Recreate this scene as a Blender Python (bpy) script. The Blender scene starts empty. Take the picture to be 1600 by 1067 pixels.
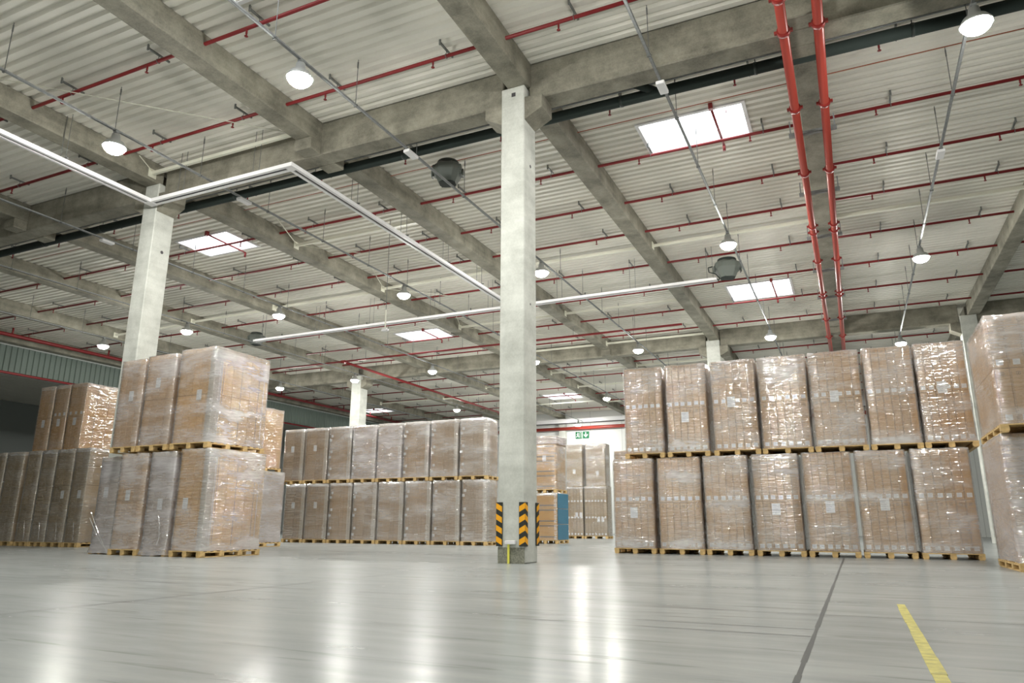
import bpy, bmesh, math, random
from mathutils import Vector, Matrix

S = bpy.context.scene
COL = S.collection
random.seed(7)

# ------------------------------------------------------------------ camera, world, exposure
CAM_H = 0.72
YAW, PITCH, ROLL = math.radians(25.0), math.radians(14.32), math.radians(0.21)
FPX = 1124.0
cd = bpy.data.cameras.new('camera')
cam = bpy.data.objects.new('camera', cd)
COL.objects.link(cam)
cd.sensor_width = 36.0
cd.lens = FPX / 1600.0 * 36.0
cd.clip_start = 0.05
cd.clip_end = 300.0
_f = Vector((-math.sin(YAW) * math.cos(PITCH), math.cos(YAW) * math.cos(PITCH), math.sin(PITCH)))
_r = Vector((math.cos(YAW), math.sin(YAW), 0.0))
_u = _r.cross(_f)
_r2 = _r * math.cos(ROLL) + _u * math.sin(ROLL)
_u2 = -_r * math.sin(ROLL) + _u * math.cos(ROLL)
mw = Matrix((_r2, _u2, -_f)).transposed().to_4x4()
mw.translation = Vector((0, 0, CAM_H))
cam.matrix_world = mw
S.camera = cam

W = bpy.data.worlds.new('world')
S.world = W
W.use_nodes = True
W.node_tree.nodes['Background'].inputs[0].default_value = (0.75, 0.85, 1.0, 1)
W.node_tree.nodes['Background'].inputs[1].default_value = 0.03

S.view_settings.view_transform = 'Standard'
S.view_settings.look = 'None'
S.view_settings.gamma = 1.0
S.view_settings.use_curve_mapping = False
S.view_settings.exposure = 0.1
LAMP_STRENGTH = 570.0
SKYLIGHT_STRENGTH = 5.0
S.cycles.max_bounces = 8
S.cycles.diffuse_bounces = 4
S.cycles.glossy_bounces = 3
S.cycles.transparent_max_bounces = 12
S.cycles.sample_clamp_indirect = 6.0

# ------------------------------------------------------------------ materials
def new_mat(name):
    m = bpy.data.materials.new(name)
    m.use_nodes = True
    nt = m.node_tree
    return m, nt, nt.nodes['Principled BSDF'], nt.nodes['Material Output']

def plain(name, col, rough=0.5, metal=0.0, noise=0.0, scale=8.0, bump=0.0):
    m, nt, b, out = new_mat(name)
    b.inputs['Roughness'].default_value = rough
    b.inputs['Metallic'].default_value = metal
    b.inputs['Base Color'].default_value = (*col, 1)
    if noise or bump:
        tc = nt.nodes.new('ShaderNodeTexCoord')
        n = nt.nodes.new('ShaderNodeTexNoise')
        n.inputs['Scale'].default_value = scale
        n.inputs['Detail'].default_value = 6
        nt.links.new(tc.outputs['Object'], n.inputs['Vector'])
        if noise:
            r = nt.nodes.new('ShaderNodeValToRGB')
            r.color_ramp.elements[0].position = 0.3
            r.color_ramp.elements[1].position = 0.7
            r.color_ramp.elements[0].color = (*[c * (1 - noise) for c in col], 1)
            r.color_ramp.elements[1].color = (*[min(1, c * (1 + noise)) for c in col], 1)
            nt.links.new(n.outputs['Fac'], r.inputs['Fac'])
            nt.links.new(r.outputs['Color'], b.inputs['Base Color'])
        if bump:
            bp = nt.nodes.new('ShaderNodeBump')
            bp.inputs['Strength'].default_value = bump
            bp.inputs['Distance'].default_value = 0.01
            nt.links.new(n.outputs['Fac'], bp.inputs['Height'])
            nt.links.new(bp.outputs['Normal'], b.inputs['Normal'])
    return m

def emit(name, col, s):
    m = bpy.data.materials.new(name)
    m.use_nodes = True
    nt = m.node_tree
    nt.nodes.clear()
    e = nt.nodes.new('ShaderNodeEmission')
    e.inputs[0].default_value = (*col, 1)
    e.inputs[1].default_value = s
    o = nt.nodes.new('ShaderNodeOutputMaterial')
    nt.links.new(e.outputs[0], o.inputs[0])
    return m

def concrete(name, a, b_, scale=1.6, rough=0.85):
    """cast concrete: large cloudy blotches, fine grain, small pores, horizontal pour bands"""
    m, nt, b, out = new_mat(name)
    L = nt.links
    tc = nt.nodes.new('ShaderNodeTexCoord')
    geo = nt.nodes.new('ShaderNodeNewGeometry')
    n1 = nt.nodes.new('ShaderNodeTexNoise'); n1.inputs['Scale'].default_value = scale; n1.inputs['Detail'].default_value = 8; n1.inputs['Roughness'].default_value = 0.65
    n2 = nt.nodes.new('ShaderNodeTexNoise'); n2.inputs['Scale'].default_value = 26; n2.inputs['Detail'].default_value = 4
    mp = nt.nodes.new('ShaderNodeMapping'); mp.inputs['Scale'].default_value = (0.5, 0.5, 6)
    n3 = nt.nodes.new('ShaderNodeTexNoise'); n3.inputs['Scale'].default_value = 1.0; n3.inputs['Detail'].default_value = 5
    L.new(geo.outputs['Position'], n1.inputs['Vector']); L.new(geo.outputs['Position'], n2.inputs['Vector'])
    L.new(geo.outputs['Position'], mp.inputs['Vector']); L.new(mp.outputs[0], n3.inputs['Vector'])
    a1 = nt.nodes.new('ShaderNodeMath'); a1.operation = 'MULTIPLY_ADD'; a1.inputs[1].default_value = 0.25
    L.new(n2.outputs['Fac'], a1.inputs[0]); L.new(n1.outputs['Fac'], a1.inputs[2])
    a2 = nt.nodes.new('ShaderNodeMath'); a2.operation = 'MULTIPLY_ADD'; a2.inputs[1].default_value = 0.35
    L.new(n3.outputs['Fac'], a2.inputs[0]); L.new(a1.outputs[0], a2.inputs[2])
    r = nt.nodes.new('ShaderNodeValToRGB')
    r.color_ramp.elements[0].position = 0.55; r.color_ramp.elements[0].color = (*a, 1)
    r.color_ramp.elements[1].position = 1.05 if False else 1.0; r.color_ramp.elements[1].color = (*b_, 1)
    L.new(a2.outputs[0], r.inputs['Fac']); L.new(r.outputs[0], b.inputs['Base Color'])
    bp = nt.nodes.new('ShaderNodeBump'); bp.inputs['Strength'].default_value = 0.25; bp.inputs['Distance'].default_value = 0.01
    L.new(a1.outputs[0], bp.inputs['Height']); L.new(bp.outputs[0], b.inputs['Normal'])
    b.inputs['Roughness'].default_value = rough
    return m

def floor_mat():
    """power-floated grey concrete: cloudy streaks, scuffs, saw-cut joints, semi-gloss sealer"""
    m, nt, b, out = new_mat('polished_floor')
    L = nt.links; N = nt.nodes.new
    geo = N('ShaderNodeNewGeometry')
    mp = N('ShaderNodeMapping'); mp.inputs['Scale'].default_value = (0.35, 1.0, 1); mp.inputs['Rotation'].default_value = (0, 0, 0.4)
    L.new(geo.outputs['Position'], mp.inputs['Vector'])
    n1 = N('ShaderNodeTexNoise'); n1.inputs['Scale'].default_value = 0.9; n1.inputs['Detail'].default_value = 9; n1.inputs['Roughness'].default_value = 0.62
    L.new(mp.outputs[0], n1.inputs['Vector'])
    mp2 = N('ShaderNodeMapping'); mp2.inputs['Scale'].default_value = (0.6, 3.4, 1); mp2.inputs['Rotation'].default_value = (0, 0, 0.45)
    L.new(geo.outputs['Position'], mp2.inputs['Vector'])
    n2 = N('ShaderNodeTexNoise'); n2.inputs['Scale'].default_value = 1.6; n2.inputs['Detail'].default_value = 6
    L.new(mp2.outputs[0], n2.inputs['Vector'])
    mx = N('ShaderNodeMath'); mx.operation = 'MULTIPLY_ADD'; mx.inputs[1].default_value = 0.55
    L.new(n2.outputs['Fac'], mx.inputs[0]); L.new(n1.outputs['Fac'], mx.inputs[2])
    r = N('ShaderNodeValToRGB')
    r.color_ramp.elements[0].position = 0.52; r.color_ramp.elements[0].color = (0.225, 0.241, 0.24, 1)
    r.color_ramp.elements[1].position = 0.98; r.color_ramp.elements[1].color = (0.42, 0.444, 0.441, 1)
    L.new(mx.outputs[0], r.inputs['Fac'])
    # thin scuff marks: narrow band of a strongly stretched noise
    mp3 = N('ShaderNodeMapping'); mp3.inputs['Scale'].default_value = (0.5, 5.0, 1); mp3.inputs['Rotation'].default_value = (0, 0, 0.5)
    L.new(geo.outputs['Position'], mp3.inputs['Vector'])
    n3 = N('ShaderNodeTexNoise'); n3.inputs['Scale'].default_value = 1.3; n3.inputs['Detail'].default_value = 3
    L.new(mp3.outputs[0], n3.inputs['Vector'])
    r3 = N('ShaderNodeValToRGB')
    r3.color_ramp.elements[0].position = 0.61; r3.color_ramp.elements[0].color = (1, 1, 1, 1)
    r3.color_ramp.elements[1].position = 0.66; r3.color_ramp.elements[1].color = (0.66, 0.66, 0.66, 1)
    e = r3.color_ramp.elements.new(0.73); e.color = (1, 1, 1, 1)
    L.new(n3.outputs['Fac'], r3.inputs['Fac'])
    m1 = N('ShaderNodeMix'); m1.data_type = 'RGBA'; m1.blend_type = 'MULTIPLY'; m1.inputs[0].default_value = 0.8
    L.new(r.outputs[0], m1.inputs[6]); L.new(r3.outputs[0], m1.inputs[7])
    L.new(m1.outputs[2], b.inputs['Base Color'])
    rr = N('ShaderNodeMapRange'); rr.inputs[1].default_value = 0.4; rr.inputs[2].default_value = 1.0
    rr.inputs[3].default_value = 0.32; rr.inputs[4].default_value = 0.19
    L.new(mx.outputs[0], rr.inputs[0]); L.new(rr.outputs[0], b.inputs['Roughness'])
    bp = N('ShaderNodeBump'); bp.inputs['Strength'].default_value = 0.03; bp.inputs['Distance'].default_value = 0.02
    L.new(mx.outputs[0], bp.inputs['Height']); L.new(bp.outputs[0], b.inputs['Normal'])
    b.inputs['Specular IOR Level'].default_value = 0.14
    return m

def card_mat(name, col, var=0.12):
    m, nt, b, out = new_mat(name)
    L = nt.links; N = nt.nodes.new
    oi = N('ShaderNodeObjectInfo'); tc = N('ShaderNodeTexCoord')
    mp = N('ShaderNodeMapping'); mp.inputs['Scale'].default_value = (5, 5, 0.8)
    L.new(tc.outputs['Object'], mp.inputs['Vector'])
    n = N('ShaderNodeTexNoise'); n.inputs['Scale'].default_value = 3; n.inputs['Detail'].default_value = 5
    L.new(mp.outputs[0], n.inputs['Vector'])
    ad = N('ShaderNodeMath'); ad.operation = 'MULTIPLY_ADD'; ad.inputs[1].default_value = 0.6
    L.new(oi.outputs['Random'], ad.inputs[0]); L.new(n.outputs['Fac'], ad.inputs[2])
    r = N('ShaderNodeValToRGB')
    r.color_ramp.elements[0].position = 0.3; r.color_ramp.elements[0].color = (*[c * (1 - var) for c in col], 1)
    r.color_ramp.elements[1].position = 1.1 if False else 1.0; r.color_ramp.elements[1].color = (*[c * (1 + var) for c in col], 1)
    L.new(ad.outputs[0], r.inputs['Fac']); L.new(r.outputs[0], b.inputs['Base Color'])
    b.inputs['Roughness'].default_value = 0.75
    return m

def film_mat(name, haze_lo, haze_hi, tint=(0.86, 0.85, 0.86), crease=0.022):
    """clear stretch film: mostly see-through, milky where layers bunch, sharp wrinkled gloss"""
    m = bpy.data.materials.new(name); m.use_nodes = True
    nt = m.node_tree; nt.nodes.clear(); L = nt.links; N = nt.nodes.new
    tc = N('ShaderNodeTexCoord'); oi = N('ShaderNodeObjectInfo')
    ofs = N('ShaderNodeVectorMath'); ofs.operation = 'SCALE'; ofs.inputs[0].default_value = (37, 19, 53)
    L.new(oi.outputs['Random'], ofs.inputs['Scale'])
    add = N('ShaderNodeVectorMath'); add.operation = 'ADD'
    L.new(tc.outputs['Object'], add.inputs[0]); L.new(ofs.outputs[0], add.inputs[1])
    mpA = N('ShaderNodeMapping'); mpA.inputs['Scale'].default_value = (1.6, 1.6, 11); mpA.inputs['Rotation'].default_value = (0.05, 0.09, 0)
    L.new(add.outputs[0], mpA.inputs['Vector'])
    nA = N('ShaderNodeTexNoise'); nA.inputs['Scale'].default_value = 2.2; nA.inputs['Detail'].default_value = 6; nA.inputs['Roughness'].default_value = 0.6; nA.inputs['Distortion'].default_value = 0.3
    L.new(mpA.outputs[0], nA.inputs['Vector'])
    mpB = N('ShaderNodeMapping'); mpB.inputs['Scale'].default_value = (0.5, 0.5, 1.7)
    L.new(add.outputs[0], mpB.inputs['Vector'])
    nB = N('ShaderNodeTexNoise'); nB.inputs['Scale'].default_value = 1.4; nB.inputs['Detail'].default_value = 4
    L.new(mpB.outputs[0], nB.inputs['Vector'])
    h = N('ShaderNodeMath'); h.operation = 'MULTIPLY_ADD'; h.inputs[1].default_value = 0.45
    L.new(nA.outputs['Fac'], h.inputs[0]); L.new(nB.outputs['Fac'], h.inputs[2])
    hz = N('ShaderNodeMapRange'); hz.inputs[1].default_value = 0.66; hz.inputs[2].default_value = 1.02
    hz.inputs[3].default_value = haze_lo; hz.inputs[4].default_value = haze_hi
    # more overlapping layers where the wrapping starts and ends: the top quarter and the foot of the load
    sp = N('ShaderNodeSeparateXYZ'); L.new(tc.outputs['Generated'], sp.inputs[0])
    lay = N('ShaderNodeFloatCurve')
    cv = lay.mapping.curves[0]
    cv.points[0].location = (0.0, 0.20); cv.points[1].location = (1.0, 0.30)
    for px_, py_ in ((0.10, 0.17), (0.17, 0.03), (0.62, 0.0), (0.70, 0.04), (0.76, 0.16)):
        cv.points.new(px_, py_)
    lay.mapping.update()
    wob = N('ShaderNodeMath'); wob.operation = 'MULTIPLY_ADD'; wob.inputs[1].default_value = 0.10
    L.new(nB.outputs['Fac'], wob.inputs[0]); L.new(sp.outputs[2], wob.inputs[2])
    wb2 = N('ShaderNodeMath'); wb2.operation = 'SUBTRACT'; wb2.inputs[1].default_value = 0.05; L.new(wob.outputs[0], wb2.inputs[0])
    L.new(wb2.outputs[0], lay.inputs['Value'])
    hs = N('ShaderNodeMath'); hs.operation = 'MULTIPLY_ADD'; hs.inputs[1].default_value = 0.45
    L.new(lay.outputs[0], hs.inputs[0]); L.new(h.outputs[0], hs.inputs[2])
    L.new(hs.outputs[0], hz.inputs[0])
    bp = N('ShaderNodeBump'); bp.inputs['Strength'].default_value = 1.0; bp.inputs['Distance'].default_value = crease
    mpC = N('ShaderNodeMapping'); mpC.inputs['Scale'].default_value = (3.0, 3.0, 18); mpC.inputs['Rotation'].default_value = (0.06, 0.10, 0)
    L.new(add.outputs[0], mpC.inputs['Vector'])
    nC = N('ShaderNodeTexNoise'); nC.inputs['Scale'].default_value = 1.0; nC.inputs['Detail'].default_value = 2; nC.inputs['Roughness'].default_value = 0.5; nC.inputs['Distortion'].default_value = 0.5
    L.new(mpC.outputs[0], nC.inputs['Vector'])
    L.new(nC.outputs['Fac'], bp.inputs['Height'])
    tr = N('ShaderNodeBsdfTransparent'); tr.inputs[0].default_value = (0.97, 0.97, 0.97, 1)
    df = N('ShaderNodeBsdfDiffuse'); df.inputs[0].default_value = (*tint, 1)
    mixA = N('ShaderNodeMixShader'); L.new(hz.outputs[0], mixA.inputs[0]); L.new(tr.outputs[0], mixA.inputs[1]); L.new(df.outputs[0], mixA.inputs[2])
    gl = N('ShaderNodeBsdfGlossy'); gl.inputs['Roughness'].default_value = 0.09; gl.inputs[0].default_value = (1, 1, 1, 1)
    L.new(bp.outputs[0], gl.inputs['Normal'])
    fr = N('ShaderNodeFresnel'); fr.inputs[0].default_value = 1.45
    fm = N('ShaderNodeMath'); fm.operation = 'MULTIPLY_ADD'; fm.inputs[1].default_value = 1.0; fm.inputs[2].default_value = 0.2
    L.new(fr.outputs[0], fm.inputs[0])
    fc = N('ShaderNodeMath'); fc.operation = 'MINIMUM'; fc.inputs[1].default_value = 0.55; L.new(fm.outputs[0], fc.inputs[0])
    mixB = N('ShaderNodeMixShader'); L.new(fc.outputs[0], mixB.inputs[0]); L.new(mixA.outputs[0], mixB.inputs[1]); L.new(gl.outputs[0], mixB.inputs[2])
    o = N('ShaderNodeOutputMaterial'); L.new(mixB.outputs[0], o.inputs[0])
    return m

M = {}
M['floor'] = floor_mat()
M['joint'] = plain('joint_filler', (0.10, 0.10, 0.095), 0.8)
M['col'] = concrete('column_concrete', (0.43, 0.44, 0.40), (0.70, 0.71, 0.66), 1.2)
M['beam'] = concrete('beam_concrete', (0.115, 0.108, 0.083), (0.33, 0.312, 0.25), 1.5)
M['patch'] = plain('rough_mortar', (0.24, 0.24, 0.19), 0.95, 0, 0.35, 30, 0.6)
M['deck'] = plain('deck_sheet', (0.78, 0.755, 0.68), 0.6, 0.0, 0.03, 0.7)
M['clad'] = plain('wall_sheet_green', (0.15, 0.19, 0.165), 0.55)
M['whitewall'] = plain('white_wall_panel', (0.80, 0.82, 0.80), 0.5)
M['darkwall'] = plain('far_wall_grey', (0.22, 0.24, 0.23), 0.6)
M['trim'] = plain('pale_trim', (0.5, 0.52, 0.5), 0.5)
M['red'] = plain('sprinkler_red', (0.23, 0.014, 0.016), 0.45)
M['mainred'] = plain('main_red', (0.34, 0.045, 0.03), 0.33)
M['coupred'] = plain('coupling_red', (0.26, 0.02, 0.016), 0.4)
M['galv'] = plain('galvanised_steel', (0.27, 0.28, 0.28), 0.6, 0.25, 0.15, 12)
M['bracket'] = plain('bracket_steel', (0.20, 0.21, 0.20), 0.5, 0.4)
M['wire'] = plain('wire_steel', (0.16, 0.165, 0.16), 0.5, 0.3)
M['cream'] = plain('cream_paint', (0.74, 0.73, 0.62), 0.45)
M['white'] = plain('white_enamel', (0.82, 0.81, 0.82), 0.35)
M['groove'] = plain('dark_groove', (0.07, 0.065, 0.07), 0.6)
M['drain'] = plain('drain_pipe_dark', (0.016, 0.026, 0.022), 0.85)
M['copper'] = plain('thin_copper_red', (0.42, 0.13, 0.07), 0.4)
M['heater'] = plain('heater_casing', (0.115, 0.13, 0.115), 0.45)
M['heaterdark'] = plain('heater_fan_dark', (0.022, 0.03, 0.026), 0.5)
M['lampbody'] = plain('lamp_body', (0.5, 0.51, 0.5), 0.4, 0.5)
M['lens'] = emit('lamp_lens', (1.0, 0.99, 0.93), LAMP_STRENGTH)
M['sky'] = emit('skylight_pane', (0.93, 0.97, 1.0), SKYLIGHT_STRENGTH)
M['yellow'] = plain('floor_paint_yellow', (0.48, 0.42, 0.08), 0.55, 0, 0.3, 14)
M['strapyellow'] = plain('strip_yellow', (0.85, 0.80, 0.12), 0.5)
M['rubber'] = plain('black_rubber', (0.022, 0.026, 0.022), 0.55)
M['amber'] = plain('amber_stripe', (0.95, 0.43, 0.01), 0.45)
M['green'] = plain('exit_green', (0.0, 0.15, 0.055), 0.6)
M['signwhite'] = plain('sign_white', (0.86, 0.9, 0.87), 0.4)
M['wood'] = plain('pallet_wood', (0.62, 0.43, 0.19), 0.75, 0, 0.22, 9)
M['card'] = card_mat('cardboard_tan', (0.56, 0.345, 0.155))
M['cardgold'] = card_mat('cardboard_golden', (0.66, 0.395, 0.125))
M['cardgrey'] = card_mat('cardboard_grey_brown', (0.44, 0.315, 0.205))
M['carddull'] = card_mat('cardboard_dull', (0.38, 0.275, 0.15))
M['ink'] = plain('printed_ink_brown', (0.25, 0.165, 0.09), 0.8)
M['inkpale'] = plain('printed_ink_pale', (0.88, 0.82, 0.76), 0.8)
M['inkgrey'] = plain('printed_ink_grey', (0.2, 0.19, 0.18), 0.8)
M['paper'] = plain('label_paper', (0.93, 0.93, 0.94), 0.6)
M['papergrey'] = plain('label_print', (0.5, 0.5, 0.53), 0.6)
M['edge'] = plain('edge_board', (0.50, 0.43, 0.35), 0.6)
M['film'] = film_mat('stretch_film', 0.08, 0.55, crease=0.026)
M['filmheavy'] = film_mat('stretch_film_thick', 0.30, 0.68, (0.76, 0.73, 0.76), 0.045)
M['filmshiny'] = film_mat('stretch_film_shiny', 0.12, 0.62, (0.88, 0.86, 0.88), 0.042)
M['filmlight'] = film_mat('stretch_film_thin', 0.02, 0.22)
M['filmrim'] = film_mat('stretch_film_bunched', 0.12, 0.55)
M['bluefilm'] = plain('blue_film', (0.03, 0.17, 0.28), 0.25)
M['strap'] = plain('pale_strap', (0.72, 0.64, 0.52), 0.4)

# ------------------------------------------------------------------ mesh helpers
class MB:
    def __init__(self):
        self.v, self.f, self.m, self.s = [], [], [], []
    def face(self, pts, m=0, smooth=False):
        i = len(self.v)
        self.v += [tuple(p) for p in pts]
        self.f.append(tuple(range(i, i + len(pts)))); self.m.append(m); self.s.append(smooth)
    def box(self, x0, x1, y0, y1, z0, z1, m=0, ch=0.0):
        """axis-aligned box; ch > 0 chamfers its edges"""
        if ch <= 0:
            i = len(self.v)
            self.v += [(x0, y0, z0), (x1, y0, z0), (x1, y1, z0), (x0, y1, z0), (x0, y0, z1), (x1, y0, z1), (x1, y1, z1), (x0, y1, z1)]
            for q in ((0, 3, 2, 1), (4, 5, 6, 7), (0, 1, 5, 4), (1, 2, 6, 5), (2, 3, 7, 6), (3, 0, 4, 7)):
                self.f.append(tuple(i + k for k in q)); self.m.append(m); self.s.append(False)
            return
        c = min(ch, (x1 - x0) / 2.01, (y1 - y0) / 2.01, (z1 - z0) / 2.01)
        bm = bmesh.new()
        bmesh.ops.create_cube(bm, size=1.0)
        for v in bm.verts:
            v.co = Vector(((x0 + x1) / 2 + v.co.x * (x1 - x0), (y0 + y1) / 2 + v.co.y * (y1 - y0), (z0 + z1) / 2 + v.co.z * (z1 - z0)))
        bmesh.ops.bevel(bm, geom=bm.edges[:], offset=c, segments=1, affect='EDGES')
        bm.verts.index_update()
        i = len(self.v)
        self.v += [tuple(v.co) for v in bm.verts]
        for f in bm.faces:
            self.f.append(tuple(i + v.index for v in f.verts)); self.m.append(m); self.s.append(False)
        bm.free()
    def tube(self, p0, p1, r, n=10, m=0, cap=True, r1=None):
        p0, p1 = Vector(p0), Vector(p1)
        r1 = r if r1 is None else r1
        d = (p1 - p0).normalized()
        a = d.orthogonal().normalized(); b = d.cross(a)
        i = len(self.v)
        for k in range(n):
            t = 2 * math.pi * k / n
            o = a * math.cos(t) + b * math.sin(t)
            self.v.append(tuple(p0 + o * r)); self.v.append(tuple(p1 + o * r1))
        for k in range(n):
            k2 = (k + 1) % n
            self.f.append((i + 2 * k, i + 2 * k2, i + 2 * k2 + 1, i + 2 * k + 1)); self.m.append(m); self.s.append(n > 5)
        if cap:
            self.f.append(tuple(i + 2 * k for k in reversed(range(n)))); self.m.append(m); self.s.append(False)
            self.f.append(tuple(i + 2 * k + 1 for k in range(n))); self.m.append(m); self.s.append(False)
    def path(self, pts, r, n=6, m=0):
        for a, b in zip(pts[:-1], pts[1:]):
            self.tube(a, b, r, n, m)
    def lathe(self, prof, n=20, m=0, c=(0, 0, 0), smooth=True, mats=None):
        i = len(self.v)
        for r, z in prof:
            for k in range(n):
                t = 2 * math.pi * k / n
                self.v.append((c[0] + r * math.cos(t), c[1] + r * math.sin(t), c[2] + z))
        for j in range(len(prof) - 1):
            for k in range(n):
                k2 = (k + 1) % n
                self.f.append((i + j * n + k, i + j * n + k2, i + (j + 1) * n + k2, i + (j + 1) * n + k))
                self.m.append(mats[j] if mats else m); self.s.append(smooth)
    def prism(self, poly, axis, t0, t1, m=0):
        """extrude a 2-D polygon along an axis ('x': poly is (y,z); 'y': (x,z); 'z': (x,y))"""
        def P(a, b, t):
            return (t, a, b) if axis == 'x' else (a, t, b) if axis == 'y' else (a, b, t)
        n = len(poly); i = len(self.v)
        self.v += [P(a, b, t0) for a, b in poly] + [P(a, b, t1) for a, b in poly]
        for k in range(n):
            k2 = (k + 1) % n
            self.f.append((i + k, i + k2, i + n + k2, i + n + k)); self.m.append(m); self.s.append(False)
        self.f.append(tuple(i + k for k in reversed(range(n)))); self.m.append(m); self.s.append(False)
        self.f.append(tuple(i + n + k for k in range(n))); self.m.append(m); self.s.append(False)
    def mesh(self, name, mats, fix=True):
        me = bpy.data.meshes.new(name)
        me.from_pydata(self.v, [], self.f)
        for mt in (mats if isinstance(mats, (list, tuple)) else [mats]):
            me.materials.append(M[mt] if isinstance(mt, str) else mt)
        me.polygons.foreach_set('material_index', self.m)
        me.polygons.foreach_set('use_smooth', self.s)
        if fix:
            bm = bmesh.new(); bm.from_mesh(me)
            bmesh.ops.recalc_face_normals(bm, faces=bm.faces[:])
            bm.to_mesh(me); bm.free()
        me.update()
        return me
    def build(self, name, mats, parent=None, loc=(0, 0, 0), fix=True):
        return link(name, self.mesh(name, mats, fix), parent, loc)

def link(name, me, parent=None, loc=(0, 0, 0), rz=0.0):
    o = bpy.data.objects.new(name, me)
    COL.objects.link(o)
    o.location = loc
    o.rotation_euler = (0, 0, rz)
    if parent is not None:
        o.parent = parent
    return o

def tag(o, label, cat, group=None):
    o['label'] = label; o['category'] = cat
    if group:
        o['group'] = group
    return o

def thing(name, label, cat, loc=(0, 0, 0), rz=0.0, group=None):
    return tag(link(name, None, None, loc, rz), label, cat, group)

def struct(o):
    o['kind'] = 'structure'
    return o

def copy_part(src, parent, loc=None):
    """one part and its sub-parts, re-parented"""
    c = src.copy(); COL.objects.link(c); c.parent = parent
    if loc is not None:
        c.location = loc
    for ch in list(src.children):
        d = ch.copy(); COL.objects.link(d); d.parent = c
    return c

ORD = ['first', 'second', 'third', 'fourth', 'fifth', 'sixth', 'seventh', 'eighth', 'ninth', 'tenth', 'eleventh', 'twelfth', 'thirteenth', 'fourteenth', 'fifteenth', 'sixteenth', 'seventeenth', 'eighteenth']

# ------------------------------------------------------------------ the building shell
Z_DECK = 11.05      # underside of the roof sheet
Z_BEAM = 10.45      # underside of the roof beams
Z_GIRD = 10.13      # underside of the main girders
XW0, XW1 = -42.3, 14.0      # smoke curtain wall / right wall
YW0, YW1 = -10.0, 63.6
XHALL = -66.0

mb = MB()
mb.face([(XHALL, YW0, 0), (XW1, YW0, 0), (XW1, YW1, 0), (XHALL, YW1, 0)], 0)
floor = struct(mb.build('floor', ['floor', 'joint'], fix=False))
# saw-cut joints of the slab (pattern of the floor itself, slightly raised filler)
mb = MB()
jr = random.Random(3)
def joint_line(p0, p1, w):
    n = 60
    for k in range(n):
        a = Vector(p0).lerp(Vector(p1), k / n); b = Vector(p0).lerp(Vector(p1), (k + 1) / n)
        d = (b - a).normalized(); s = Vector((-d.y, d.x, 0))
        wa = w * jr.uniform(0.7, 1.2)
        mb.face([a - s * wa, b - s * wa, b + s * wa, a + s * wa])
Zj = 0.0012
joint_line((-0.33, -4, Zj), (-0.36, 19.2, Zj), 0.016)
joint_line((-6.4, -4, Zj), (-6.4, 13.1, Zj), 0.008)
joint_line((-30, 6.75, Zj), (6, 6.95, Zj), 0.006)
joint_line((-18, -4, Zj), (-18, 13.1, Zj), 0.008)
joint_line((-6.4, 13.9, Zj), (-6.4, 38, Zj), 0.006)
joint_line((-2.6, 5.92, Zj), (-0.36, 5.92, Zj), 0.006)
joint_line((-2.6, 5.55, Zj), (-0.36, 5.55, Zj), 0.006)
jo = mb.build('floor_joint', ['joint'], floor, fix=False)

# skylight openings (x0, x1, y0, y1)
SKY = [(-4.22, -1.58, 16.98, 18.6), (-4.2, -1.6, 31.6, 33.9), (-22.2, -19.75, 17.7, 19.25), (-22.3, -19.6, 32.4, 34.1),
       (-22.3, -19.6, 53.8, 56.1), (-41.0, -38.4, 54.2, 56.2), (-10.4, -7.8, 7.0, 8.95)]
# corrugated roof deck: trapezoidal ribs running along x, period 0.27 m
mb = MB()
P = 0.27
y = YW0
prof = []
while y < YW1:
    prof += [(y, Z_DECK), (y + 0.13, Z_DECK), (y + 0.17, Z_DECK + 0.07), (y + 0.23, Z_DECK + 0.07)]
    y += P
prof.append((y, Z_DECK))
for (ya, za), (yb, zb) in zip(prof[:-1], prof[1:]):
    cuts = sorted([(s[0], s[1]) for s in SKY if s[2] < (ya + yb) / 2 < s[3]])
    xs = XHALL
    for c0, c1 in cuts:
        mb.face([(xs, ya, za), (c0, ya, za), (c0, yb, zb), (xs, yb, zb)]); xs = c1
    mb.face([(xs, ya, za), (XW1, ya, za), (XW1, yb, zb), (xs, yb, zb)])
ceiling = struct(mb.build('ceiling', 'deck', fix=False))

for i, (x0, x1, y0, y1) in enumerate(SKY):
    mb = MB()
    t = 0.09; zb, zt = Z_DECK - 0.03, Z_DECK + 0.42
    mb.box(x0 - t, x0, y0 - t, y1 + t, zb, zt); mb.box(x1, x1 + t, y0 - t, y1 + t, zb, zt)
    mb.box(x0, x1, y0 - t, y0, zb, zt); mb.box(x0, x1, y1, y1 + t, zb, zt)
    fr = struct(mb.build('window_%d' % (i + 1), 'white'))
    fr['label'] = 'rooflight frame with a glowing opal pane'
    mb = MB()
    mb.box(x0, x1, y0, y1, zt - 0.1, zt - 0.06)
    mb.build('pane', 'sky', fr)
    mb = MB()
    xm = x0 + (x1 - x0) * 0.73
    mb.tube((xm, y0 - 0.25, Z_DECK - 0.1), (xm + 0.02, y1 + 0.05, Z_DECK - 0.16), 0.034, 8)
    mb.tube((xm + 0.02, y1 + 0.05, Z_DECK - 0.16), (xm + 0.02, y1 + 0.05, Z_DECK - 0.34), 0.04, 8)
    mb.box(xm - 0.05, xm + 0.05, y0 - 0.32, y0 - 0.2, Z_DECK - 0.16, Z_DECK)
    mb.tube((xm + 0.3, y0 + 0.3, Z_DECK - 0.02), (xm + 0.3, y0 + 0.3, Z_DECK + 0.3), 0.012, 6)
    mb.build('opener_strut', 'red', fr)

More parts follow.
